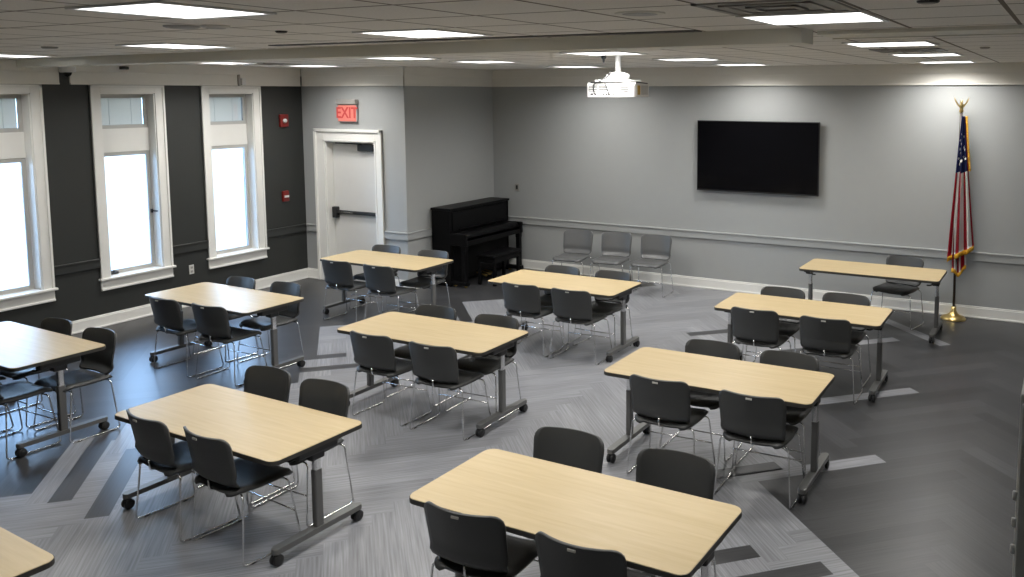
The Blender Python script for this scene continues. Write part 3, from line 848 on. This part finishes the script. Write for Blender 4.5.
# (left near, right near, left far, right far): x, y, rot
CH = {
 'C': [(-5.23, 3.37, -7), (-4.63, 3.35, -6), (-5.26, 4.46, -1), (-4.65, 4.43, -1)],
 'E': [(-2.62, 3.285, 3), (-1.95, 3.28, 1), (-2.645, 4.445, 2), (-1.935, 4.44, 2)],
 'D': [(-5.31, 5.48, 0), (-4.63, 5.47, 2), (-5.39, 6.55, 2), (-4.66, 6.52, 2)],
 'G': [(-5.27, 7.71, 1), (-4.64, 7.72, 2), (-5.332, 8.795, 0), (-4.652, 8.805, -2)],
 'H': [(-2.6, 5.55, 1), (-1.89, 5.54, 2), (-2.58, 6.65, 1), (-1.92, 6.63, -1)],
 'I': [(-2.65, 7.82, 0), (-1.96, 7.8, 2), (-2.66, 8.87, 1), (-2.0, 8.89, 0)],
 'F': [(-8.04, 7.77, 1), (-7.36, 7.77, 0), (-8.192, 8.925, 3), (-7.372, 8.905, 4)],
 'B': [(-8.11, 5.51, -2), (-7.44, 5.52, 2), (-8.18, 6.6, -2), (-7.51, 6.63, -2)],
 'A': [(-8.24, 3.53, 0), (-7.57, 3.54, 0), (-8.122, 4.575, -2), (-7.442, 4.545, -2)],
}
POS = ('left chair on the near side of', 'right chair on the near side of', 'left chair on the far side of', 'right chair on the far side of')
for n, L in CH.items():
    for k, (x, y, r) in enumerate(L):
        chair(x, y, 1 if k < 2 else -1, r, 'charcoal shell chair, ' + POS[k] + ' ' + TB[n][4], 'shell chairs around the tables')
chair(-1.81, 11.30, -1, -13, 'lone charcoal chair behind the table beside the flag', 'shell chairs around the tables')
row = [chair(-6.55, 11.25, -1, 6, 'charcoal chair with painted sheen nearest the piano in the back wall row', 'three shell chairs along the back wall'),
       chair(-5.94, 11.33, -1, 6, 'middle charcoal chair with painted sheen of the three lined up at the back wall', 'three shell chairs along the back wall'),
       chair(-5.32, 11.39, -1, 3, 'charcoal chair with painted sheen farthest from the piano in the back wall row', 'three shell chairs along the back wall')]
for o in row:                                     # same charcoal plastic, its sheen painted in as a lighter grey
    for ch in o.children:
        if ch.name.split('.')[0] in ('seat', 'backrest'):
            ch.material_slots[0].link = 'OBJECT'; ch.material_slots[0].material = M['chair_sheen']

# ------------------------------------------------------------------ outdoors
b = MB(); b.box(-90, XL-.3, -60, 80, -.9, -.6); struct(b.build('snowy_ground', M['snow']))
# ------------------------------------------------------------------ world, camera, view
w = bpy.data.worlds.new('overcast_sky'); S.world = w; w.use_nodes = True
nt = w.node_tree
bg = nt.nodes['Background']
tc = nt.nodes.new('ShaderNodeTexCoord'); sp = nt.nodes.new('ShaderNodeSeparateXYZ')
nt.links.new(tc.outputs['Generated'], sp.inputs[0])
cr = nt.nodes.new('ShaderNodeValToRGB')
cr.color_ramp.elements[0].position = 0.0; cr.color_ramp.elements[0].color = (.50, .72, 1.0, 1)
cr.color_ramp.elements[1].position = .6; cr.color_ramp.elements[1].color = (.32, .57, 1.0, 1)
nt.links.new(sp.outputs[2], cr.inputs[0]); nt.links.new(cr.outputs[0], bg.inputs[0])
bg.inputs[1].default_value = 14.0

cam = bpy.data.cameras.new('camera'); co = bpy.data.objects.new('camera', cam); COL.objects.link(co)
co.location = (0, 0, 2.864)
co.rotation_euler = (math.radians(90 - 5.8362), 0, math.radians(27.309))
cam.sensor_width = 36; cam.lens = 872.652/1024*36
cam.shift_x = (512 - 623.5408)/1024; cam.shift_y = (182.0398 - 288.5)/1024
cam.clip_start = .05; cam.clip_end = 300
S.camera = co
S.view_settings.view_transform = 'Standard'; S.view_settings.look = 'None'
S.view_settings.exposure = 0.0; S.view_settings.gamma = 1.0
S.view_settings.use_curve_mapping = False
try:
    S.cycles.use_denoising = True
    S.cycles.max_bounces = 10; S.cycles.diffuse_bounces = 6; S.cycles.sample_clamp_indirect = 6
except Exception:
    pass
